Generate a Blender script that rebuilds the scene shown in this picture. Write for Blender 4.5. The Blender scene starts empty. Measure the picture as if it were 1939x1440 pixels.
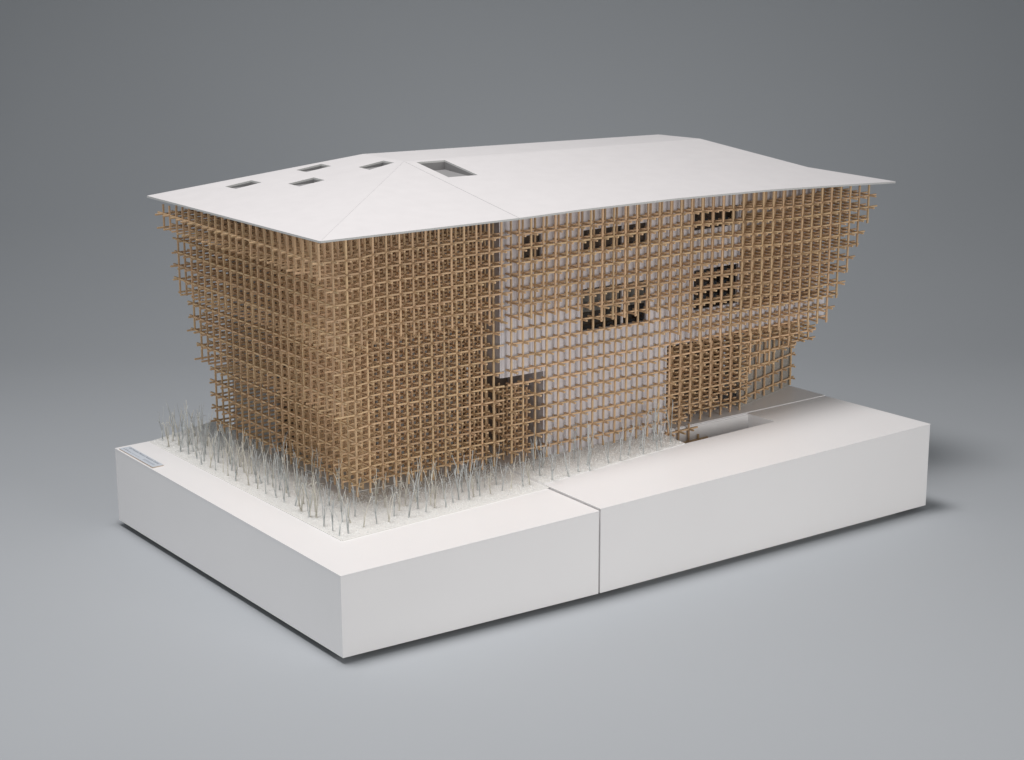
import bpy, bmesh, math, random
import numpy as np
from mathutils import Matrix, Vector
random.seed(7)

# ------------------------------------------------------------------ camera, world, lights
U = 0.025                                  # one lattice pitch of the model in metres
YAW, PITCH, ROLL = 0.560672, 0.274233, -0.003084
CX, CY, CZ = -59.07324, -114.02378, 43.21887
FPX = 3732.266
S, SX, SY = 12.44742, -0.10152, 0.93639
sc = bpy.context.scene
col = sc.collection
fw = np.array([math.sin(YAW)*math.cos(PITCH), math.cos(YAW)*math.cos(PITCH), -math.sin(PITCH)])
rt = np.array([math.cos(YAW), -math.sin(YAW), 0.0]); up = np.cross(rt, fw)
cr, sr = math.cos(ROLL), math.sin(ROLL)
rt, up = cr*rt + sr*up, -sr*rt + cr*up
CAM = np.array([CX, CY, CZ])
cd = bpy.data.cameras.new('camera'); cam = bpy.data.objects.new('camera', cd); col.objects.link(cam)
cd.sensor_fit = 'HORIZONTAL'; cd.sensor_width = 36.0; cd.lens = FPX/1939*36.0
cd.clip_start = 0.05; cd.clip_end = 60
m = Matrix(((rt[0], up[0], -fw[0], CX*U), (rt[1], up[1], -fw[1], CY*U), (rt[2], up[2], -fw[2], CZ*U), (0, 0, 0, 1)))
cam.matrix_world = m
sc.camera = cam
sc.render.resolution_x = 1024; sc.render.resolution_y = 760
sc.render.engine = 'CYCLES'
w = bpy.data.worlds.new('World'); sc.world = w; w.use_nodes = True
w.node_tree.nodes['Background'].inputs[0].default_value = (0.92, 0.96, 1.0, 1)
w.node_tree.nodes['Background'].inputs[1].default_value = 0.19
sc.view_settings.view_transform = 'Standard'; sc.view_settings.look = 'None'
sc.view_settings.exposure = 0.0; sc.view_settings.gamma = 1.0; sc.view_settings.use_curve_mapping = False

def area_light(name, loc, target, size, power, colour=(1, 1, 1), size_y=None, spread=180):
    d = bpy.data.lights.new(name, 'AREA'); d.energy = power; d.color = colour
    d.shape = 'RECTANGLE'; d.size = size; d.size_y = size_y or size; d.spread = math.radians(spread)
    o = bpy.data.objects.new(name, d); col.objects.link(o)
    o.location = Vector(loc)*U
    o.rotation_euler = (Vector(target) - Vector(loc)).to_track_quat('-Z', 'Y').to_euler()
    return o
area_light('overhead_softbox', (-12, 5, 148), (2, -8, 0), 1.05, 40.0, (1.0, 0.98, 0.98), 1.1, 107)
area_light('front_softbox', (35, -150, 30), (18, 0, 3), 1.3, 10.0, (1.0, 0.97, 0.945), 1.3, 75)
area_light('side_fill', (-160, -50, 28), (0, 4, 2), 1.3, 7.0, (0.97, 0.985, 1.0), 1.3, 75)  # added fill lamp, lifts the left-facing sides

# ------------------------------------------------------------------ photo pixel -> place helpers
def ray(px, py): return (px-969.5)/FPX*rt - (py-720)/FPX*up + fw
def on_z(px, py, z): v = ray(px, py); return CAM + v*(z-CAM[2])/v[2]
def on_y(px, py, y): v = ray(px, py); return CAM + v*(y-CAM[1])/v[1]
def on_plane(px, py, p0, n):
    v = ray(px, py); return CAM + v*(np.dot(p0-CAM, n)/np.dot(v, n))
def terrain(x, y): return float(np.interp(x, [-7, 12.7, 44.2], [-1.71, -1.26, -.83]) + .005*(y+11))
def on_ground(px, py, dz=0.0):
    z = -1.2
    for _ in range(15):
        q = on_z(px, py, z); z = terrain(q[0], q[1]) + dz
    return q
def warp(x, j, k):
    """lattice coordinates -> place: the left side is skewed in plan, the far wing turns back and sags a little"""
    u = max(0.0, x-(S+13))
    sag = 0.0
    if u > 0: sag = (-.18*min(1, u/3) + .072*min(u, 12))*min(1, max(0, (k-4)/12))
    c = .2*math.exp(-max(x, 0)/.8)*math.exp(-max(j, 0)/4)
    return np.array([x + SX*j, SY*j + .051*u, k - sag - c])

# ------------------------------------------------------------------ materials
def mat(name, colour, rough=.5, spec=.4, noise=0.0, nscale=200.0, bump=0.0, bscale=400.0, per_piece=0.0, extra=None):
    m = bpy.data.materials.new(name); m.use_nodes = True
    nt = m.node_tree; N = nt.nodes; L = nt.links; b = N['Principled BSDF']
    b.inputs['Base Color'].default_value = (*colour, 1); b.inputs['Roughness'].default_value = rough
    b.inputs['Specular IOR Level'].default_value = spec
    tc = N.new('ShaderNodeTexCoord')
    last = None
    if noise or per_piece:
        rgb = N.new('ShaderNodeRGB'); rgb.outputs[0].default_value = (*colour, 1); last = rgb.outputs[0]
    if noise:
        nz = N.new('ShaderNodeTexNoise'); nz.inputs['Scale'].default_value = nscale; nz.inputs['Detail'].default_value = 5
        L.new(tc.outputs['Object'], nz.inputs['Vector'])
        mr = N.new('ShaderNodeMapRange'); mr.inputs[1].default_value = .25; mr.inputs[2].default_value = .75
        mr.inputs[3].default_value = 1-noise; mr.inputs[4].default_value = 1+noise
        L.new(nz.outputs[0], mr.inputs[0])
        hs = N.new('ShaderNodeHueSaturation'); L.new(mr.outputs[0], hs.inputs['Value']); L.new(last, hs.inputs['Color']); last = hs.outputs[0]
    if per_piece:
        oi = N.new('ShaderNodeObjectInfo'); ge = N.new('ShaderNodeNewGeometry')
        ad = N.new('ShaderNodeMath'); ad.operation = 'ADD'; L.new(oi.outputs['Random'], ad.inputs[0]); L.new(ge.outputs['Random Per Island'], ad.inputs[1])
        fr = N.new('ShaderNodeMath'); fr.operation = 'FRACT'; L.new(ad.outputs[0], fr.inputs[0])
        mr = N.new('ShaderNodeMapRange'); mr.inputs[3].default_value = 1-per_piece; mr.inputs[4].default_value = 1+per_piece; L.new(fr.outputs[0], mr.inputs[0])
        m7 = N.new('ShaderNodeMath'); m7.operation = 'MULTIPLY'; m7.inputs[1].default_value = 7.31; L.new(fr.outputs[0], m7.inputs[0])
        f7 = N.new('ShaderNodeMath'); f7.operation = 'FRACT'; L.new(m7.outputs[0], f7.inputs[0])
        mh = N.new('ShaderNodeMapRange'); mh.inputs[3].default_value = .494; mh.inputs[4].default_value = .505; L.new(f7.outputs[0], mh.inputs[0])
        hs = N.new('ShaderNodeHueSaturation'); L.new(mr.outputs[0], hs.inputs['Value']); L.new(mh.outputs[0], hs.inputs['Hue']); L.new(last, hs.inputs['Color']); last = hs.outputs[0]
    if last is not None: L.new(last, b.inputs['Base Color'])
    if bump:
        nz = N.new('ShaderNodeTexNoise'); nz.inputs['Scale'].default_value = bscale; nz.inputs['Detail'].default_value = 6
        L.new(tc.outputs['Object'], nz.inputs['Vector'])
        bp = N.new('ShaderNodeBump'); bp.inputs['Strength'].default_value = bump; bp.inputs['Distance'].default_value = .0004
        L.new(nz.outputs[0], bp.inputs['Height']); L.new(bp.outputs[0], b.inputs['Normal'])
    return m
M = {}
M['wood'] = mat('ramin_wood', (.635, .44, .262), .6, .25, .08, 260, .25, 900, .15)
M['base'] = mat('white_base_board', (.85, .835, .83), .34, .42, .012, 6, .06, 25)
M['roof'] = mat('white_roof_card', (.695, .672, .67), .62, .25, .022, 30, .12, 1500)
M['core'] = mat('board_core_edge', (.60, .60, .585), .8, .1, .12, 900)
M['wall'] = mat('pale_siding', (.66, .635, .655), .6, .25, .03, 90, .1, 1200, .03)
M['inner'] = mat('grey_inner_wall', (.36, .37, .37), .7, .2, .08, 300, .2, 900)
M['concrete'] = mat('speckled_grey_board', (.33, .31, .28), .85, .15, .45, 650, .4, 900)
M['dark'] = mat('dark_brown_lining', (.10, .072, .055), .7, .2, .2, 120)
M['blind'] = mat('dark_blind', (.19, .145, .125), .7, .2, .25, 500)
M['blind_grey'] = mat('grey_blind', (.40, .375, .35), .7, .2, .15, 500)
M['well'] = mat('skylight_shade_grey', (.30, .295, .295), .7, .2)  # white card inside the skylights, its shade painted in as grey
M['frame'] = mat('window_white', (.70, .68, .69), .5, .3)
M['twig_grey'] = mat('grey_stem', (.52, .54, .53), .7, .2, .15, 300, 0, 1, .22)
M['twig_tan'] = mat('tan_stem', (.62, .595, .52), .7, .2, .15, 300, 0, 1, .22)
M['floor'] = mat('studio_paper', (.425, .445, .465), .75, .2, .006, 3)
M['gravel'] = mat('glass_grit', (.86, .855, .83), .22, .7, .10, 700, .9, 1400)
M['strip'] = mat('white_edging', (.80, .79, .76), .5, .3)
M['placard'] = mat('placard_card', (.56, .60, .65), .5, .3)
M['placard_core'] = mat('placard_core', (.55, .47, .40), .8, .1)
M['ink'] = mat('dark_ink', (.05, .06, .09), .7, .1)
M['ink_pale'] = mat('faded_ink', (.25, .28, .33), .7, .1)
def glass_mat():
    m = bpy.data.materials.new('smoked_acrylic'); m.use_nodes = True
    nt = m.node_tree; N = nt.nodes; N.remove(N['Principled BSDF']); out = N['Material Output']
    t = N.new('ShaderNodeBsdfTransparent'); t.inputs[0].default_value = (.86, .86, .85, 1)
    g = N.new('ShaderNodeBsdfGlossy'); g.inputs['Roughness'].default_value = .12; g.inputs[0].default_value = (.35, .35, .36, 1)
    f = N.new('ShaderNodeFresnel'); f.inputs[0].default_value = 1.48
    mx = N.new('ShaderNodeMixShader'); nt.links.new(f.outputs[0], mx.inputs[0]); nt.links.new(t.outputs[0], mx.inputs[1]); nt.links.new(g.outputs[0], mx.inputs[2])
    nt.links.new(mx.outputs[0], out.inputs[0]); return m
M['glass'] = glass_mat()

# ------------------------------------------------------------------ mesh helpers (all in pitches)
def obj(name, verts, faces, material, parent=None, mats=None, fmat=None):
    me = bpy.data.meshes.new(name)
    me.from_pydata([tuple(float(c)*U for c in v) for v in verts], [], faces)
    for mm in (mats or [material]): me.materials.append(M[mm])
    if fmat: me.polygons.foreach_set('material_index', fmat)
    bm = bmesh.new(); bm.from_mesh(me); bmesh.ops.recalc_face_normals(bm, faces=bm.faces[:]); bm.to_mesh(me); bm.free()
    o = bpy.data.objects.new(name, me); col.objects.link(o)
    if parent: o.parent = parent
    return o
def tag(o, label=None, cat=None, group=None, kind=None):
    if label: o['label'] = label
    if cat: o['category'] = cat
    if group: o['group'] = group
    if kind: o['kind'] = kind
    return o
def empty(name, loc=(0, 0, 0)):
    e = bpy.data.objects.new(name, None); e.empty_display_size = .02; col.objects.link(e); e.location = Vector(loc)*U; return e
def prism(bottom, top):
    """closed prism between two equal loops"""
    n = len(bottom); v = list(bottom)+list(top)
    f = [tuple(range(n))[::-1], tuple(range(n, 2*n))] + [(a, (a+1) % n, n+(a+1) % n, n+a) for a in range(n)]
    return v, f
def box8(c):          # c: 8 corners, lower loop then upper loop
    return prism(c[:4], c[4:])
def join(parts):
    V, F = [], []
    for v, f in parts:
        o = len(V); V += list(v); F += [tuple(a+o for a in q) for q in f]
    return V, F
def tube(pts, radii, n=5):
    V, F = [], []
    P = [np.array(p, float) for p in pts]
    for a, p in enumerate(P):
        d = P[min(a+1, len(P)-1)]-P[max(a-1, 0)]; d /= np.linalg.norm(d)+1e-9
        s = np.cross(d, [0.3, 1, 0.1]); s /= np.linalg.norm(s); t = np.cross(d, s)
        for b in range(n):
            an = 2*math.pi*b/n; V.append(p+radii[a]*(math.cos(an)*s+math.sin(an)*t))
    for a in range(len(P)-1):
        for b in range(n): F.append((a*n+b, a*n+(b+1) % n, (a+1)*n+(b+1) % n, (a+1)*n+b))
    F.append(tuple(range(n))[::-1]); F.append(tuple((len(P)-1)*n+b for b in range(n)))
    return V, F

# ------------------------------------------------------------------ studio floor (one sheet that curves up into the backdrop)
ZB, ZF = -7.25, -7.66
def studio():
    th = YAW; f2 = np.array([math.sin(th), math.cos(th)]); r2 = np.array([math.cos(th), -math.sin(th)])
    prof = [(-260, ZF), (-60, ZF), (10, ZF), (52, ZF)]
    R = 70.0
    for a in range(1, 25):
        an = math.pi/2*a/24; prof.append((52+R*math.sin(an), ZF+R*(1-math.cos(an))))
    prof += [(52+R, ZF+R+60), (52+R, ZF+R+220)]
    V, F = [], []
    c = np.array([14.0, 2.0])
    for d, z in prof:
        for s in (-320, 320):
            q = c+f2*d+r2*s; V.append((q[0], q[1], z))
    for a in range(len(prof)-1): F.append((2*a, 2*a+1, 2*a+3, 2*a+2))
    o = obj('studio_floor', V, F, 'floor'); tag(o, kind='structure')
    for p in o.data.polygons: p.use_smooth = True
studio()

# ------------------------------------------------------------------ base blocks
A = np.array([-7.1, -11.12]); G = np.array([12.62, -10.86]); G2 = np.array([12.75, -10.85]); DB = .12; Cc = np.array([44.17, -9.46]); B = np.array([-9.47, 20.93])
gapdir = np.array([-.072, 1.0])
GB = G+gapdir*32.2; GB2 = G2+gapdir*32.2
redge = np.array([41.85, 4.2])-Cc; redge /= np.linalg.norm(redge)
D = Cc+redge*32.0
def topz(p, dz=0.0): return (p[0], p[1], terrain(p[0], p[1])+dz)
def block(name, plan, dz, holes=(), label=None, inset=1.1):
    """white board box on a plan polygon: side boards, a top board, pits with linings"""
    root = empty(name, (float(np.mean([p[0] for p in plan])), float(np.mean([p[1] for p in plan])), ZF))
    TB = .09; n = len(plan); c0 = np.mean(plan, axis=0)
    bm = bmesh.new(); ed = []; loops = []
    for lp in [plan]+[h for h, _ in holes]:
        vs = [bm.verts.new(tuple(float(c)*U for c in topz(p, dz))) for p in lp]; loops.append(vs)
        ed += [bm.edges.new((vs[a], vs[(a+1) % len(vs)])) for a in range(len(vs))]
    bmesh.ops.triangle_fill(bm, use_beauty=True, edges=ed)
    tf = bm.faces[:]
    low = {v: bm.verts.new((v.co.x, v.co.y, v.co.z-TB*U)) for vs in loops for v in vs}
    for fc in tf: bm.faces.new([low[v] for v in reversed(fc.verts)])
    for vs in loops:
        for a in range(len(vs)): bm.faces.new((vs[a], vs[(a+1) % len(vs)], low[vs[(a+1) % len(vs)]], low[vs[a]]))
    bmesh.ops.recalc_face_normals(bm, faces=bm.faces[:])
    me = bpy.data.meshes.new('top_board'); bm.to_mesh(me); bm.free(); me.materials.append(M['base'])
    o = bpy.data.objects.new('top_board', me); col.objects.link(o); o.parent = root; o.location = -root.location
    bv = o.modifiers.new('edge', 'BEVEL'); bv.width = .0003; bv.segments = 2; bv.limit_method = 'ANGLE'; bv.angle_limit = math.radians(50)
    for a in range(n):                       # side boards, butted at the corners with a hairline
        p, q = plan[a], plan[(a+1) % n]; d = (q-p)/np.linalg.norm(q-p); nn = np.array([-d[1], d[0]])
        if np.dot(c0-p, nn) < 0: nn = -nn
        i0 = .022; pl_ = [p+d*(.02 if a % 2 else .12)+nn*i0, q-d*(.02 if a % 2 else .12)+nn*i0]
        if a % 2 == 0: pl_ = [p+d*.008+nn*i0, q-d*.008+nn*i0]
        else: pl_ = [p+d*.125+nn*i0*.8, q-d*.125+nn*i0*.8]
        pl_ += [pl_[1]+nn*.1, pl_[0]+nn*.1]
        v, f = prism([(x[0], x[1], ZB) for x in pl_], [(x[0], x[1], terrain(x[0], x[1])+dz-TB-.012) for x in pl_])
        sb = obj('side_board', v, f, 'base', root); sb.location = -root.location
    for h, depth in holes:
        t = [topz(p, dz-TB) for p in h]; b_ = [(x, y, z-depth) for x, y, z in t]; k = len(h)
        v = t+b_; f = [(a, (a+1) % k, k+(a+1) % k, k+a) for a in range(k)]+[tuple(range(k, 2*k))]
        pl2 = obj('pit_lining', v, f, 'base', root); pl2.location = -root.location
    c = np.mean(plan, axis=0)
    q = [p+(c-p)/np.linalg.norm(c-p)*inset*2.6 for p in plan]
    v, f = prism([(p[0], p[1], ZF) for p in q], [(p[0], p[1], ZB-.004) for p in q])
    f_ = obj('foot', v, f, 'core', root); f_.location = -root.location
    tag(root, label, 'base')
    return root
# joint between the front and the rear block of the far half
J0 = np.array([26.0, .45]); J1 = on_ground(1567, 750, .07)[:2]
jd = (J1-J0)/np.linalg.norm(J1-J0)
def meet(p, d, q, e):
    t = np.linalg.solve(np.array([d, -e]).T, q-p); return p+d*t[0]
JL = meet(J0, -jd, G2, gapdir); JR = meet(J0, jd, Cc, redge)
nrm = np.array([-jd[1], jd[0]])
pit = [on_ground(1297, 842, .05)[:2], on_ground(1467, 800, .05)[:2], J0+jd*8.4-nrm*.07, J0-nrm*.07]
block('base_block', [A, G, GB, B], 0.0, (), 'white base block under the dense lattice half, with the grit bed corner and placard', 1.0)
block('base_block', [G2, Cc, JR-nrm*.03, JL-nrm*.03], DB, [(pit, 3.6)], 'long white base block with an open pit in its top, beside the joint', 1.0)
block('base_block', [JL+nrm*.03, JR+nrm*.03, D, GB2], DB+.05, (), 'white base block behind the pit, in shade under the overhanging wing', 1.0)

# pale filler added inside the joint of the two halves to brighten the gap
gp = [G+np.array([.004, .25]), G2+np.array([-.004, .25]), GB2+np.array([-.004, -.3]), GB+np.array([.004, -.3])]
v, f = prism([(p[0], p[1], ZB) for p in gp], [(p[0], p[1], terrain(p[0], p[1])-.22) for p in gp])
tag(obj('gap_brightener', v, f, 'base'), kind='structure')

# ------------------------------------------------------------------ grit bed round the building
gl1 = [on_ground(648, 1025)[:2], on_ground(1008, 932)[:2]]
gl1 = [gl1[0], meet(gl1[0], gl1[1]-gl1[0], G, gapdir)+np.array([.12, 0])]
gbl = [on_ground(283, 838)[:2], on_ground(395, 800)[:2]]
gr = [meet(on_ground(1043.7, 916)[:2], on_ground(1290, 845)[:2]-on_ground(1043.7, 916)[:2], G2, gapdir)+np.array([.02, 0]), pit[0]+np.array([-.06, -.05])]
bed_a = [gl1[0], gl1[1], gl1[1]+gapdir*6.5, np.array([-.4, 1.8]), gbl[1]+np.array([.9, .1]), gbl[0]]
bed_b = [gr[0], gr[1], np.array([gr[1][0]-.05, .66]), gr[0]+gapdir*5.2]
def inside(p, poly):
    r = False; n = len(poly)
    for a in range(n):
        x1, y1 = poly[a]; x2, y2 = poly[(a+1) % n]
        if (y1 > p[1]) != (y2 > p[1]) and p[0] < (x2-x1)*(p[1]-y1)/(y2-y1)+x1: r = not r
    return r
def grit(poly, dz, label):
    h = .055
    v, f = prism([topz(p, dz-.02) for p in poly], [topz(p, dz+h) for p in poly])
    o = obj('grit_bed', v, f, 'gravel'); tag(o, kind='structure')
    xs = [p[0] for p in poly]; ys = [p[1] for p in poly]
    V, F = [], []
    area = (max(xs)-min(xs))*(max(ys)-min(ys)); rng = random.Random(3)
    for _ in range(int(area*70)):
        p = (rng.uniform(min(xs), max(xs)), rng.uniform(min(ys), max(ys)))
        if not inside(p, poly): continue
        z = terrain(*p)+dz+h; s = rng.uniform(.025, .06); b = len(V)
        for _k in range(4):
            V.append((p[0]+rng.uniform(-s, s), p[1]+rng.uniform(-s, s), z-.01))
        V.append((p[0]+rng.uniform(-s, s)*.6, p[1]+rng.uniform(-s, s)*.6, z+s*rng.uniform(.7, 1.5)))
        F += [(b, b+1, b+4), (b+1, b+2, b+4), (b+2, b+3, b+4), (b+3, b, b+4)]
    g = obj('glass_grit', V, F, 'gravel', o); tag(g, label, kind='stuff')
    return o
grit(bed_a, 0.0, 'loose translucent grit grains')
grit(bed_b, DB, 'loose translucent grit grains')
def strip(p, q, dz, wd=.07, hh=.075):
    p, q = np.array(p), np.array(q); d = (q-p)/np.linalg.norm(q-p); n = np.array([d[1], -d[0]])*wd
    lo = [topz(a, dz-.02) for a in (p, q, q+n, p+n)]; hi = [topz(a, dz+hh) for a in (p, q, q+n, p+n)]
    return box8(lo+hi)
v, f = join([strip(gl1[0], gl1[1], 0), strip(gbl[0], gl1[0], 0)])
tag(obj('edging_strip', v, f, 'strip'), kind='structure')

# ------------------------------------------------------------------ the building
bld = empty('lattice_building', (14, 8, -1.2))
tag(bld, 'model building wrapped in a flaring lattice of wooden sticks under a white hipped roof', 'building model')
BO = -bld.location
def part(name, v, f, material, parent=None, **k):
    o = obj(name, v, f, material, parent or bld, **k)
    if parent is None: o.location = BO
    return o

# roof -------------------------------------------------------------
Fp = np.array([-3.12, -1.7, 17.43]); E1 = np.array([12.02, -1.8, 17.36]); E1b = np.array([12.026, -1.8, 17.366])
E2 = on_y(1100, 397, -1.8); E3 = on_y(1280, 376, -1.75); E4 = on_y(1450, 360, -1.4); E5 = on_y(1600, 350, -1.0); Rp = on_y(1696, 344, -.7)
Lp = on_z(278, 371, 17.0); Pp = on_z(765, 306, 19.0); Qp = on_z(687, 292, 18.8); Tp = on_z(1326, 263, 18.62); Up = on_z(1247, 255, 18.35); Xp = on_z(1530, 317, 17.3)
Pb = Pp+np.array([.006, 0, .004])
BLp = np.array([-1.5, 24.0, 16.2]); BRp = np.array([43.0, 24.0, 15.9])
TH = .14
def sky_hole(pts, p0, n): return [on_plane(260+x/2.77, 240+y/2.77, p0, n) for x, y in pts]
def panel(name, poly, holes=(), label=None, flip=False):
    """roof board: outline with openings, given real thickness"""
    bm = bmesh.new()
    loops = []; ed = []
    for lp in [poly]+list(holes):
        vs = [bm.verts.new(tuple(float(c)*U for c in q)) for q in lp]; loops.append(vs)
        ed += [bm.edges.new((vs[a], vs[(a+1) % len(vs)])) for a in range(len(vs))]
    bmesh.ops.triangle_fill(bm, use_beauty=True, edges=ed)
    topf = bm.faces[:]
    bmesh.ops.recalc_face_normals(bm, faces=topf)
    if sum(fc.normal.z for fc in topf) < 0: bmesh.ops.reverse_faces(bm, faces=topf)
    low = {}
    for vs in loops:
        for vv in vs: low[vv] = bm.verts.new((vv.co.x, vv.co.y, vv.co.z-TH*U))
    for fc in topf: bm.faces.new([low[vv] for vv in reversed(fc.verts)])
    side = []
    for vs in loops:
        n = len(vs)
        for a in range(n): side.append(bm.faces.new((vs[a], vs[(a+1) % n], low[vs[(a+1) % n]], low[vs[a]])))
    for fc in side: fc.material_index = 1
    bmesh.ops.recalc_face_normals(bm, faces=bm.faces[:])
    me = bpy.data.meshes.new(name); bm.to_mesh(me); bm.free(); me.materials.append(M['roof']); me.materials.append(M['core'])
    o = bpy.data.objects.new(name, me); col.objects.link(o); o.parent = bld; o.location = BO
    if label: o['label'] = label
    return o
def well(hole, parent, depth, shift=(0, 0)):
    """the shaft under a skylight opening, its shade put into the grey"""
    c = np.mean(hole, axis=0)
    t = [c+(q-c)*1.004+np.array([0, 0, -TH*.5]) for q in hole]
    b = [np.array([q[0]+shift[0], q[1]+shift[1], c[2]-depth]) for q in t]
    v = t+b; f = [(a, (a+1) % 4, 4+(a+1) % 4, 4+a) for a in range(4)]+[(4, 5, 6, 7)]
    o = obj('skylight_well', v, f, 'well', parent)
    c2 = c+np.array([0, 0, -TH*.75])
    return o
nl = np.cross(Fp-Lp, Pp-Lp); nl /= np.linalg.norm(nl)
sk = [sky_hole(q, Lp, nl) for q in ([(460, 315), (598, 282), (652, 293), (517, 327)], [(833, 228), (965, 196), (1018, 207), (887, 239)],
                                    [(790, 300), (925, 267), (983, 281), (850, 314)], [(1160, 213), (1290, 179), (1347, 189), (1218, 227)])]
Qp = on_plane(687, 292, Lp, nl)
pl = panel('roof_panel', [Lp, Fp, Pp, Qp], sk, 'roof panel with four small skylight openings')
for h in sk: well(h, pl, .3)
tc = (Fp+E1+Pp)/3; panel('roof_panel', [q+(tc-q)/np.linalg.norm(tc-q)*.03 for q in (Fp, E1, Pp)])
nm = np.cross(E3-E1b, Pb-E1b); nm /= np.linalg.norm(nm)
big = sky_hole([(1463, 187), (1612, 176), (1786, 254), (1632, 266)], E1b, nm)
def on_main(q): return q
pm = panel('roof_panel', [E1b, E2, E3, E4, E5, Rp, Xp, Tp, Pb], [big], 'roof panel with one large skylight opening')
well(big, pm, .5)
panel('roof_panel', [Pp, Tp, Up, Qp])
panel('roof_panel', [Qp, Up, BRp, BLp, Lp])
panel('roof_panel', [Tp, Xp, Rp, BRp, Up])

# inner boxes ------------------------------------------------------
def lat(x, j, z): q = warp(x, j, 0); return (q[0], q[1], z)
def slab(name, x0, j0, x1, j1, z0, z1, th, material, parent=None, **k):
    """upright board from plan point 0 to plan point 1"""
    a, b = np.array(lat(x0, j0, 0)[:2]), np.array(lat(x1, j1, 0)[:2]); d = (b-a)/np.linalg.norm(b-a); n = np.array([-d[1], d[0]])*th
    pl_ = [a, b, b+n, a+n]
    v, f = prism([(p[0], p[1], z0) for p in pl_], [(p[0], p[1], z1) for p in pl_])
    return part(name, v, f, material, parent, **k)
def gz(x, j): q = lat(x, j, 0); return terrain(q[0], q[1])+.02
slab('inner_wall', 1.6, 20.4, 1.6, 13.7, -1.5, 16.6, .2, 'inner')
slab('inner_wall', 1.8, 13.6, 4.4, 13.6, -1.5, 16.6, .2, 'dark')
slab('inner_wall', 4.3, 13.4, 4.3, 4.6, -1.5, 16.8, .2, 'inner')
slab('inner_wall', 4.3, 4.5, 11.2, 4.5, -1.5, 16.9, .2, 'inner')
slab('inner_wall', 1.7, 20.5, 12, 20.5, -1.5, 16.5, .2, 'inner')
slab('side_wall', 12.12, .66, 12.12, 9.0, 5.42, 16.9, .16, 'wall')
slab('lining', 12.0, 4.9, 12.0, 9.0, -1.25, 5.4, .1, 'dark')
slab('side_wall', S+30.2, .8, S+30.2, 9.0, 5.7, 7.4, .2, 'wall')
slab('side_wall', 26.62, .8, 26.62, 6.0, -1.0, 5.6, .16, 'wall')
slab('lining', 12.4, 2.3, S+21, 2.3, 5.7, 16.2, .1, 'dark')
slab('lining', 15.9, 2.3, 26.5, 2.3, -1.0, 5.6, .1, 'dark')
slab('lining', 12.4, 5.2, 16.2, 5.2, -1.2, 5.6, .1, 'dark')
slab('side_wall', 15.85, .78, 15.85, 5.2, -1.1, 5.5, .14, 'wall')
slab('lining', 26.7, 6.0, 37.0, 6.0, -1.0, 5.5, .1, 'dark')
def plate(name, pts, z, th, material):
    v, f = prism([(*lat(x, j, 0)[:2], z) for x, j in pts], [(*lat(x, j, 0)[:2], z+th) for x, j in pts])
    return part(name, v, f, material)
plate('soffit', [(26.66, .8), (S+30.1, .8), (S+30.1, 9), (26.66, 9)], 5.62, .1, 'wall')
plate('soffit', [(12.3, .8), (15.85, .8), (15.85, 5.1), (12.3, 5.1)], 5.45, .1, 'wall')
plate('floor_plate', [(.9, 1.8), (11.6, 1.5), (11.6, 12), (.9, 12)], -1.37, .06, 'strip')

# clad front wall with its windows ---------------------------------
WJ = .64
WIN = [(13.97, 15.47, 13.80, 15.49), (19.04, 24.66, 13.86, 15.33), (19.0, 24.74, 7.89, 11.02), (29.13, 33.40, 14.14, 15.68), (29.2, 33.56, 8.02, 11.12)]
def holes_at(x0, x1):
    h = [(w[2], w[3]) for w in WIN if x0 >= w[0]-1e-3 and x1 <= w[1]+1e-3]
    if x1 <= 15.82: h.append((-9, 5.4))
    if x0 >= 26.70: h.append((-9, 5.66))
    if x0 >= SETX-1e-3: h.append((7.45, 99))
    return sorted(h)
SETX = S+21.25
cuts = sorted(set([12.12, S+30.3, 15.8, 26.72, SETX]+[w[0] for w in WIN]+[w[1] for w in WIN]))
rb = random.Random(11); xs = []
for a, b in zip(cuts[:-1], cuts[1:]):
    x = a
    while x < b-1e-6:
        st = rb.choice([.96, .74, .26, .74, .3, 1.0])
        nx = x+st if b-(x+st) > .28 else b
        xs.append((x, nx)); x = nx
for x0, x1 in xs:
    zt = 16.95 if x1 < 30 else 16.95-.05*(x1-30)
    z = terrain(x0, 0)+.04; segs = []
    for h0, h1 in holes_at(x0, x1):
        if h0 > z: segs.append((z, h0))
        z = max(z, h1)
    if z < zt: segs.append((z, zt))
    jj = WJ+rb.uniform(-.005, .005)
    for z0, z1 in segs:
        g = .009
        q = [lat(x0+g, jj, 0), lat(x1-g, jj, 0), lat(x1-g, jj+.13, 0), lat(x0+g, jj+.13, 0)]
        v, f = prism([(p[0], p[1], z0) for p in q], [(p[0], p[1], z1) for p in q])
        part('wall_board', v, f, 'wall')
slab('backing_board', 15.82, WJ+.15, SETX-.05, WJ+.15, 11.25, 13.7, .02, 'inner')
slab('side_wall', SETX, WJ+.2, SETX, 2.7, 7.5, 16.6, .12, 'wall')
slab('side_wall', SETX+.1, 2.72, S+31.5, 2.72, 7.0, 16.0, .12, 'wall')
plate('ledge', [(SETX+.05, WJ+.02), (S+30.25, WJ+.02), (S+30.25, 2.7), (SETX+.05, 2.7)], 7.47, .06, 'wall')
slab('backing_board', 15.82, WJ+.15, 18.9, WJ+.15, -1.0, 16.7, .02, 'inner')
slab('backing_board', 24.9, WJ+.16, 26.7, WJ+.16, -1.0, 16.7, .02, 'inner')
slab('backing_board', 18.9, WJ+.16, 24.9, WJ+.16, -1.0, 7.8, .02, 'inner')
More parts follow.
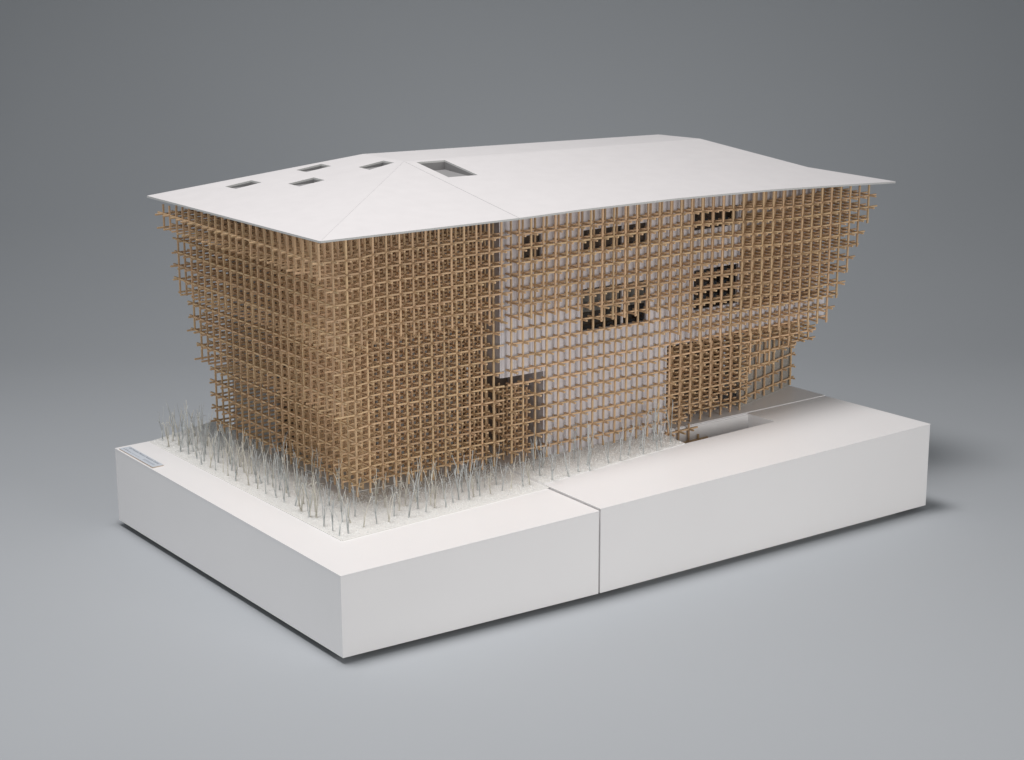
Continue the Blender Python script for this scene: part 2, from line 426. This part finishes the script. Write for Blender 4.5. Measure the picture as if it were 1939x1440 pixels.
for n_, (x0, x1, z0, z1) in enumerate(WIN):
    def bx(xa, xb, za, zb, ja, jb):
        q = [lat(xa, ja, 0), lat(xb, ja, 0), lat(xb, jb, 0), lat(xa, jb, 0)]
        return prism([(p[0], p[1], za) for p in q], [(p[0], p[1], zb) for p in q])
    t = .05; ja, jb = WJ+.02, WJ+.36
    v, f = join([bx(x0-t, x0+.01, z0-t, z1+t, ja, jb), bx(x1-.01, x1+t, z0-t, z1+t, ja, jb), bx(x0+.012, x1-.012, z0-t, z0+.012, ja, jb), bx(x0+.012, x1-.012, z1-.012, z1+t, ja, jb)])
    wf = part('window', v, f, 'frame')
    v, f = bx(x0+.02, x1-.02, z0+.02, z1-.02, jb-.14, jb-.11); obj('pane', v, f, 'glass', wf)
    zc = z0+.03 if n_ != 2 else z0+(z1-z0)*.42
    v, f = bx(x0+.02, x1-.02, zc, z1-.03, jb-.06, jb-.03); obj('blind', v, f, 'blind' if n_ != 2 else 'blind_grey', wf)
    if n_ in (1, 2):
        xm = x0+(x1-x0)*.62; v, f = bx(xm-.07, xm+.07, z0+.015, z1-.015, jb-.3, jb-.16); obj('mullion', v, f, 'frame', wf)

# speckled wall under the wing, at an angle, with its own stick grid
ca, cb = on_ground(1400, 775)[:2], on_ground(1494, 734)[:2]
cdv = (cb-ca)/np.linalg.norm(cb-ca); cn = np.array([-cdv[1], cdv[0]]); clen = np.linalg.norm(cb-ca)
v, f = prism([(*p, -1.0) for p in (ca, cb, cb+cn*.3, ca+cn*.3)], [(*p, 5.6) for p in (ca, cb, cb+cn*.3, ca+cn*.3)])
cw = part('speckled_wall', v, f, 'concrete')
cb2 = cb+cn*6
v, f = prism([(*p, -1.0) for p in (cb+cn*.31, cb2, cb2-cdv*.3, cb+cn*.31-cdv*.3)], [(*p, 5.6) for p in (cb+cn*.31, cb2, cb2-cdv*.3, cb+cn*.31-cdv*.3)])
part('speckled_wall', v, f, 'concrete')
def relief(name, s0, s1, o0, o1, z0, z1):
    p = [ca+cdv*s0-cn*o0, ca+cdv*s1-cn*o0, ca+cdv*s1-cn*o1, ca+cdv*s0-cn*o1]
    v, f = prism([(*q, z0) for q in p], [(*q, z1) for q in p]); obj(name, v, f, 'wood', cw)
ns = 6; pos = [clen-.18-a*(clen-.3)/5.4 for a in range(6)]
for s in pos: relief('upright_stick', s-.06, s+.06, .12, .24, -.5, 5.5)
for k in range(0, 6): relief('rail_stick', -.2, clen+.32, .125, .235, k+.04, k+.155)
for k in range(0, 6):
    for s in pos: relief('cross_stick', s-.055, s+.055, -.02, .62, k+.04, k+.15)

# ------------------------------------------------------------------ the stick lattice
K = 16
def kmin_front(i):       # lowest row of the projecting layer j = -1 of the far half
    if i < 7: return 10
    if i < 14: return 9
    if i < 16: return 7
    if i < 30: return 6
    return {30: 8, 31: 10, 32: 12, 33: 14}[i]
K0 = {14: -3, 15: -3, 16: 1, 17: 1, 18: 1, 19: 2, 20: 2, 21: 2, 22: 3, 23: 3, 24: 3, 25: 4, 26: 4, 27: 5, 28: 5, 29: 6, 30: 8, 31: 10, 32: 12, 33: 14}
HANG = {16: .8, 17: .5, 18: .5, 19: .5, 20: .25, 21: .1, 22: .6}
def occ(m, i, j, k):
    if k > K: return False
    if m == 0:
        if k < 0: return False
        imin = -(min(k, 15)//5)
        jmin = -1 if k >= 10 else 0
        jmax = 20 if k < 7 else 21
        if i < imin or i > 11 or j < jmin or j > jmax: return False
        if j <= 3: return True
        if j <= 12: return i <= 3
        return i <= (0 if k < 10 else 1)
    if i < 0 or i > 33: return False
    if j == -1: return k >= kmin_front(i)
    if i <= 13:
        if j == 0: return k >= 0
        return 1 <= j <= 3 and i <= 2 and 0 <= k <= 4
    if j == 0 and ((i == 16 and -3 <= k <= -1) or (i == 17 and -3 <= k <= -2)): return True
    if j == 0: return k >= K0[i]
    if i >= 22 and k >= 8 and i < 31 and j in (1, 2): return k >= K0[i]
    if 1 <= j <= 4:
        if i >= 31: return k >= K0[i]
        if i <= 15: return -1 <= k <= 5 and j <= 3
        if i <= 22: return 0 <= k <= 5 and j <= 2
        if i <= 25: return k == 5 and j <= 3
        return 4 <= k <= 5 and i <= 29 and (k == 5 or i >= 27) and j <= 3
    return False
def X(m, i): return i if m == 0 else S+i
def eave(x, j):
    if x < 12: z = 17.43-.021*max(j, 0)
    else: z = float(np.interp(x, [12, 25.4, 33.9, 42, 47.6], [17.36, 17.37, 17.08, 16.64, 16.3]))
    return z-TH-.07
sticks = {'upright_stick': [], 'rail_stick': [], 'cross_stick': []}
rs = random.Random(5)
def sweep(pts, kind, hw):
    V, F = [], []
    for p in pts:
        for a, b in ((-1, -1), (1, -1), (1, 1), (-1, 1)):
            if kind == 'upright_stick': V.append((p[0]+a*hw, p[1]+b*hw, p[2]))
            elif kind == 'rail_stick': V.append((p[0], p[1]+a*hw, p[2]+b*hw))
            else: V.append((p[0]+a*hw, p[1], p[2]+b*hw))
    n = len(pts)
    for s in range(n-1):
        for a in range(4): F.append((4*s+a, 4*s+(a+1) % 4, 4*s+4+(a+1) % 4, 4*s+4+a))
    F.append((0, 3, 2, 1)); F.append(tuple(4*n-4+a for a in range(4)))
    return V, F
HW = {'upright_stick': .0605, 'rail_stick': .0572, 'cross_stick': .0588}
def add(kind, pts, score):
    o = np.array([rs.gauss(0, .009) for _ in range(3)])
    e = np.array([rs.gauss(0, .013) for _ in range(3)])
    P = [np.array(p)+o+e*(a/max(1, len(pts)-1)-.5) for a, p in enumerate(pts)]
    sticks[kind].append((score, sweep(P, kind, HW[kind]*rs.uniform(.96, 1.04))))
def runs(vals):
    out = []
    for v in sorted(vals):
        if out and v == out[-1][-1]+1: out[-1].append(v)
        else: out.append([v])
    return out
def depth(m, i, j, k):
    if m == 0: return min(j+(1 if k >= 10 else 0), i+min(k, 15)//5)
    return j+(1 if j < 0 or k >= kmin_front(i) else 0)
IR = {0: range(-3, 12), 1: range(0, 34)}; JR_ = {0: range(-1, 22), 1: range(-1, 5)}
for m in (0, 1):
    for i in IR[m]:
        for j in JR_[m]:
            for r in runs([k for k in range(-3, K+1) if occ(m, i, j, k)]):
                k0, k1 = r[0], r[-1]; x = X(m, i)
                hang = rs.uniform(.84, .9) if k0 == 0 else rs.uniform(.08, .16)
                if m == 1 and j == 0 and i in HANG: hang = HANG[i]
                if m == 1 and j == -1 and i >= 28: hang = rs.uniform(.1, .4)
                z0 = k0-hang
                top = k1+rs.uniform(.3, .5) if k1 < K else None
                if m == 1 and k0 <= -1 and k1 <= 5: z0 = max(z0, -1.9)
                pts = []
                lev = [z0]+[q for q in (4, 10) if z0 < q < k1]+[k1]
                for z in lev: pts.append(warp(x, j, z))
                b = warp(x, j, K).copy()
                if top is not None: pts.append(warp(x, j, top))
                else:
                    b[2] = max(b[2]+.25, eave(x, j)-(rs.uniform(0, .12) if j > 0 or i < 0 else 0)); pts.append(b)
                d = min(depth(m, i, j, k) for k in r)
                add('upright_stick', pts, (d, -len(r)))
    for j in JR_[m]:
        for k in range(-3, K+1):
            vals = [i for i in IR[m] if occ(m, i, j, k)]
            if j == -1 and m == 0 and k == 10: vals = []
            if j == -1 and m == 1: vals = [i for i in vals if k > kmin_front(i)]
            for r in runs(vals):
                i0, i1 = r[0], r[-1]
                if m == 0: s0 = rs.uniform(.4, .68); s1 = (.85 if j <= 0 else .3) if i1 == 11 else (rs.uniform(.3, .6) if j <= 12 else 1.2-i1+.35)
                else: s0 = rs.uniform(.1, .3) if i0 == 0 or i0 == 14 else .25; s1 = rs.uniform(.7, .95)
                if m == 1 and i1 == 2: s1 = .3
                if m == 0 and i0 < 0 and rs.random() < .1: s0 = .15
                a, b = X(m, i0)-s0, X(m, i1)+s1
                xs_ = [a]+[X(m, i) for i in r if (m == 0 and i in (-1, 0, 1, 2, 3)) or (m == 1 and i in (13, 16, 19, 25))]+[b]
                d = min(depth(m, i, j, k) for i in r)
                add('rail_stick', [warp(x, j, k) for x in sorted(xs_)], (d, -len(r)))
    for i in IR[m]:
        for k in range(-3, K+1):
            vals = [j for j in JR_[m] if occ(m, i, j, k)]
            for r in runs(vals):
                if m == 0 and i < 0 and k == -5*i: continue
                j0, j1 = r[0], r[-1]; x = X(m, i)
                if m == 0: a, b = j0-rs.uniform(.5, .72), j1+(rs.uniform(.3, .6) if j1 < 20 else rs.uniform(.5, .9))
                else:
                    a, b = j0-rs.uniform(.5, .85), j1+(.58 if j1 == 0 and (i <= 13 or k >= 6) else .35)
                    if j1 == -1: b = -.4
                if m == 1 and k == kmin_front(i) and j0 == -1: a = -1.1
                mid = [q for q in (0, 2, 5, 9) if a < q < b] if i < 3 and m == 0 else []
                d = min(depth(m, i, j, k) for j in r)
                add('cross_stick', [warp(x, q, k) for q in [a]+mid+[b]], (d, -len(r)))
# rail right under the eave of the far half
for j in (-1, 0):
    add('rail_stick', [np.array([*warp(S+q, j, 0)[:2], eave(S+q, j)-.01]) for q in (-.2, 6, 13, 20)], (0, -20))
for kind, lst in sticks.items():
    lst.sort(key=lambda t: t[0])
    for sc_, (v, f) in lst[:300]: part(kind, v, f, 'wood')
    if lst[300:]:
        v, f = join([q for _, q in lst[300:]])
        tag(part('inner_sticks', v, f, 'wood'), kind='stuff')
print('sticks', {k: len(v) for k, v in sticks.items()})
# ------------------------------------------------------------------ twig trees
px_list = []
def zoom_pts(ox, oy, s, pts): px_list.extend((ox+x/s, oy+y/s) for x, y in pts)
zoom_pts(560, 900, 3.84, [(40, 265), (100, 310), (150, 315), (205, 380), (270, 410), (318, 445), (383, 430), (400, 355), (340, 345), (430, 305), (495, 385), (590, 360), (675, 345), (715, 305), (822, 315), (750, 265), (945, 275), (890, 250), (980, 225), (1010, 245), (1095, 240), (1145, 210), (1185, 185), (1260, 185), (1295, 165), (1340, 160), (1415, 140), (1460, 75), (1500, 120), (1565, 105), (1655, 88), (1700, 75), (650, 240), (580, 215), (795, 230), (870, 200), (1080, 180), (1215, 130), (1320, 115), (1375, 95)])
zoom_pts(900, 640, 4.8, [(700, 1315), (852, 1280), (935, 1240), (1040, 1225), (1015, 1180), (1212, 1155), (1315, 1140), (1390, 1090), (1525, 1080), (1495, 1030), (1655, 1045), (1690, 1010), (1620, 960), (1775, 970), (605, 1200), (585, 1275), (530, 1225), (1045, 1085), (895, 1120)])
zoom_pts(200, 620, 3.84, [(415, 830), (460, 875), (490, 835), (505, 800), (545, 910), (562, 880), (605, 930), (640, 910), (665, 905), (665, 960), (715, 980), (728, 930), (760, 1025), (800, 1045), (820, 990), (855, 1060), (890, 1085), (915, 1010), (945, 1125), (955, 1080), (1040, 1155), (1065, 1075), (1105, 1180), (1095, 1140), (1135, 1140), (1165, 1215), (1240, 1245), (1300, 1280), (1335, 1240), (1380, 1305), (1425, 1345), (1440, 1290), (1485, 1385), (1525, 1350), (1530, 1385), (860, 890), (905, 1000), (610, 860), (560, 790), (690, 840), (740, 870), (790, 930), (650, 800), (975, 1020), (1010, 1065), (1180, 1150), (1215, 1170), (1265, 1190), (1395, 1240), (1090, 1095)])
trees = [tuple(on_ground(x, y)[:2]) for x, y in px_list]
rt_ = random.Random(21)
foot = [np.array(lat(0, j, 0)[:2]) for j in (0, 20)]
for _ in range(400):                               # the thicket between the lattice foot and the listed stems
    j = rt_.uniform(.5, 20); q = np.array(lat(0, j, 0)[:2])+np.array([-rt_.uniform(.5, 4.2), 0])
    if inside(q, bed_a) and all((q[0]-t[0])**2+(q[1]-t[1])**2 > .36 for t in trees): trees.append(tuple(q))
    if len(trees) > 130: break
def make_tree(seed):
    r = random.Random(seed)
    n = r.choice([2, 3, 3, 4, 4, 5]); h = r.uniform(2.3, 3.3)
    tp, cp = [], []
    th = r.uniform(.06, .3)*h; lean = np.array([r.uniform(-.12, .12), r.uniform(-.12, .12), 0])
    fan = r.uniform(.25, 1.0)
    for s in range(n):
        an = 2*math.pi*s/n+r.uniform(-.6, .6); off = np.array([math.cos(an), math.sin(an), 0])
        p0 = off*.024; p1 = off*.03+lean*.5+np.array([0, 0, th*.5]); p2 = off*.045+lean+np.array([0, 0, th])
        rad = r.uniform(.023, .031)
        tp.append(tube([p0, p1, p2], [rad*1.15, rad, rad], 5))
        hh = h*r.uniform(.6, 1.05); spread = fan*r.uniform(.35, 1.1)*h*.24
        pts = [p2-np.array([0, 0, .03])]; wob = np.array([r.uniform(-.07, .07), r.uniform(-.07, .07), 0]); ph = r.uniform(3, 7)
        for a in range(1, 8):
            t = a/7; pts.append(p2+off*spread*(t**1.1)+wob*math.sin(t*ph)+lean*t+np.array([0, 0, (hh-th)*t]))
        if r.random() < .25: pts[-1] = pts[-2]+off*.3+np.array([0, 0, -.04]); pts[-2] = pts[-2]+off*.06
        cp.append(tube(pts, [rad*(1-.07*a) for a in range(8)], 5))
        if r.random() < .45:
            a = r.choice([3, 4, 5]); an2 = an+r.choice([-1, 1])*r.uniform(.6, 1.6); o2 = np.array([math.cos(an2), math.sin(an2), 0]); b = pts[a]; ln = (hh-th)*r.uniform(.25, .5)
            cp.append(tube([b, b+o2*.1*ln+np.array([0, 0, ln*.4]), b+o2*.28*ln+np.array([0, 0, ln])], [rad*.75, rad*.6, rad*.45], 4))
    tv = join(tp); kv = np.array([0, 0, 0])
    # a knot of twine at the foot
    ring = tube([(0, 0, -.06), (0, 0, .03), (0, 0, .12)], [.05, .055, .04], 7)
    return join([tv, ring]), join(cp), h, fan
variants = []; looks = []
for a in range(14):
    (tv, tf), (cv, cf), h_, fan_ = make_tree(100+a)
    variants.append((tv, tf, cv, cf)); looks.append(('tall' if h_ > 2.8 else 'low')+' '+('wide-fanned' if fan_ > .6 else 'narrow'))
meshes = {}
def tree_mesh(a, colr):
    if (a, colr) not in meshes:
        tv, tf, cv, cf = variants[a][:4]; out = []
        for nm, v, f in (('trunk', tv, tf), ('crown', cv, cf)):
            me = bpy.data.meshes.new(nm); me.from_pydata([tuple(float(c)*U for c in q) for q in v], [], f); me.materials.append(M['twig_'+colr])
            for p in me.polygons: p.use_smooth = True
            out.append(me)
        meshes[(a, colr)] = out
    return meshes[(a, colr)]
for x, y in trees:
    on_b = x > 12.4
    colr = 'grey' if on_b or rt_.random() < .62 else 'tan'
    va = rt_.randrange(14); ms = tree_mesh(va, colr); lk = looks[va]+(' grey' if colr == 'grey' else ' tan')
    e = empty('twig_tree', (x, y, terrain(x, y)+(DB if on_b else 0)+.055))
    e.rotation_euler = (rt_.gauss(0, .04), rt_.gauss(0, .04), rt_.uniform(0, 6.28)); s = rt_.uniform(.82, 1.12); e.scale = (s, s, s*(1.12 if on_b else 1))
    for nm, me in zip(('trunk', 'crown'), ms):
        c = bpy.data.objects.new(nm, me); col.objects.link(c); c.parent = e
    if on_b: where = 'on the grit before the pale clad wall'
    elif y < 0: where = 'on the grit before the dense front lattice'
    elif y < 11: where = 'on the placard-side grit near the block corner'
    else: where = 'on the placard-side grit beside the placard'
    lab = f'{lk} twig tree {where}'; g = f'{lk} twig trees {where}'
    tag(e, lab, 'tree', g)

# ------------------------------------------------------------------ placard
c1, c2, c3 = on_ground(289, 887.5)[:2], on_ground(311.6, 884)[:2], on_ground(225.5, 851.5)[:2]
ex = (c1-c3); LEN = np.linalg.norm(ex); ex /= LEN; ey = np.array([-ex[1], ex[0]]); WD = abs(np.dot(c2-c1, ey)); WD = max(WD, .55)
pc = (c1+c3)/2+ey*WD/2; z0 = terrain(*pc)
pr = empty('placard', (pc[0], pc[1], z0)); pr.rotation_euler = (0, 0, math.atan2(ex[1], ex[0]))
tag(pr, 'small flat grey title placard on the white base corner', 'placard')
def rect(a, b, c, d, lo, hi): return box8([(a, c, lo), (b, c, lo), (b, d, lo), (a, d, lo), (a, c, hi), (b, c, hi), (b, d, hi), (a, d, hi)])
hl, hw_ = LEN/2, WD/2
v, f = rect(-hl, hl, -hw_, hw_, .002, .07); obj('board', v, f, 'placard_core', pr)
v, f = rect(-hl+.02, hl-.02, -hw_+.02, hw_-.01, .071, .1); sheet = obj('printed_sheet', v, f, 'placard', pr)
def text(s, x, y, size, material, width=None):
    cu = bpy.data.curves.new('lettering', 'FONT'); cu.body = s; cu.size = 1; cu.resolution_u = 3
    t = bpy.data.objects.new('t', cu); col.objects.link(t)
    dg = bpy.context.evaluated_depsgraph_get(); me = bpy.data.meshes.new_from_object(t.evaluated_get(dg))
    bpy.data.objects.remove(t)
    w0 = max(q.co.x for q in me.vertices)
    kx = (width/w0 if width else size)
    for q in me.vertices: q.co = Vector(((x+q.co.x*kx)*U, (y+q.co.y*size)*U, .104*U))
    me.materials.clear(); me.materials.append(M[material])
    o = bpy.data.objects.new('lettering', me); col.objects.link(o); o.parent = sheet
text('GC Prostho Museum Research Center', -hl+.35, hw_-.27, .24, 'ink', LEN-.7)
for x0, x1, y in ((-hl+.2, -hl+1.5, -.19),): v, f = rect(x0, x1, y, y+.03, .101, .104); obj('printed_line', v, f, 'ink', sheet)
for x0, x1, y in ((-hl+.35, -hl+.8, -.06), (-hl+1.6, -hl+2.9, -.2), (hl-2.1, hl-.35, -.08), (hl-2.1, hl-.35, -.15), (hl-2.1, hl-.35, -.22)):
    v, f = rect(x0, x1, y, y+.022, .101, .103); obj('printed_line', v, f, 'ink_pale', sheet)
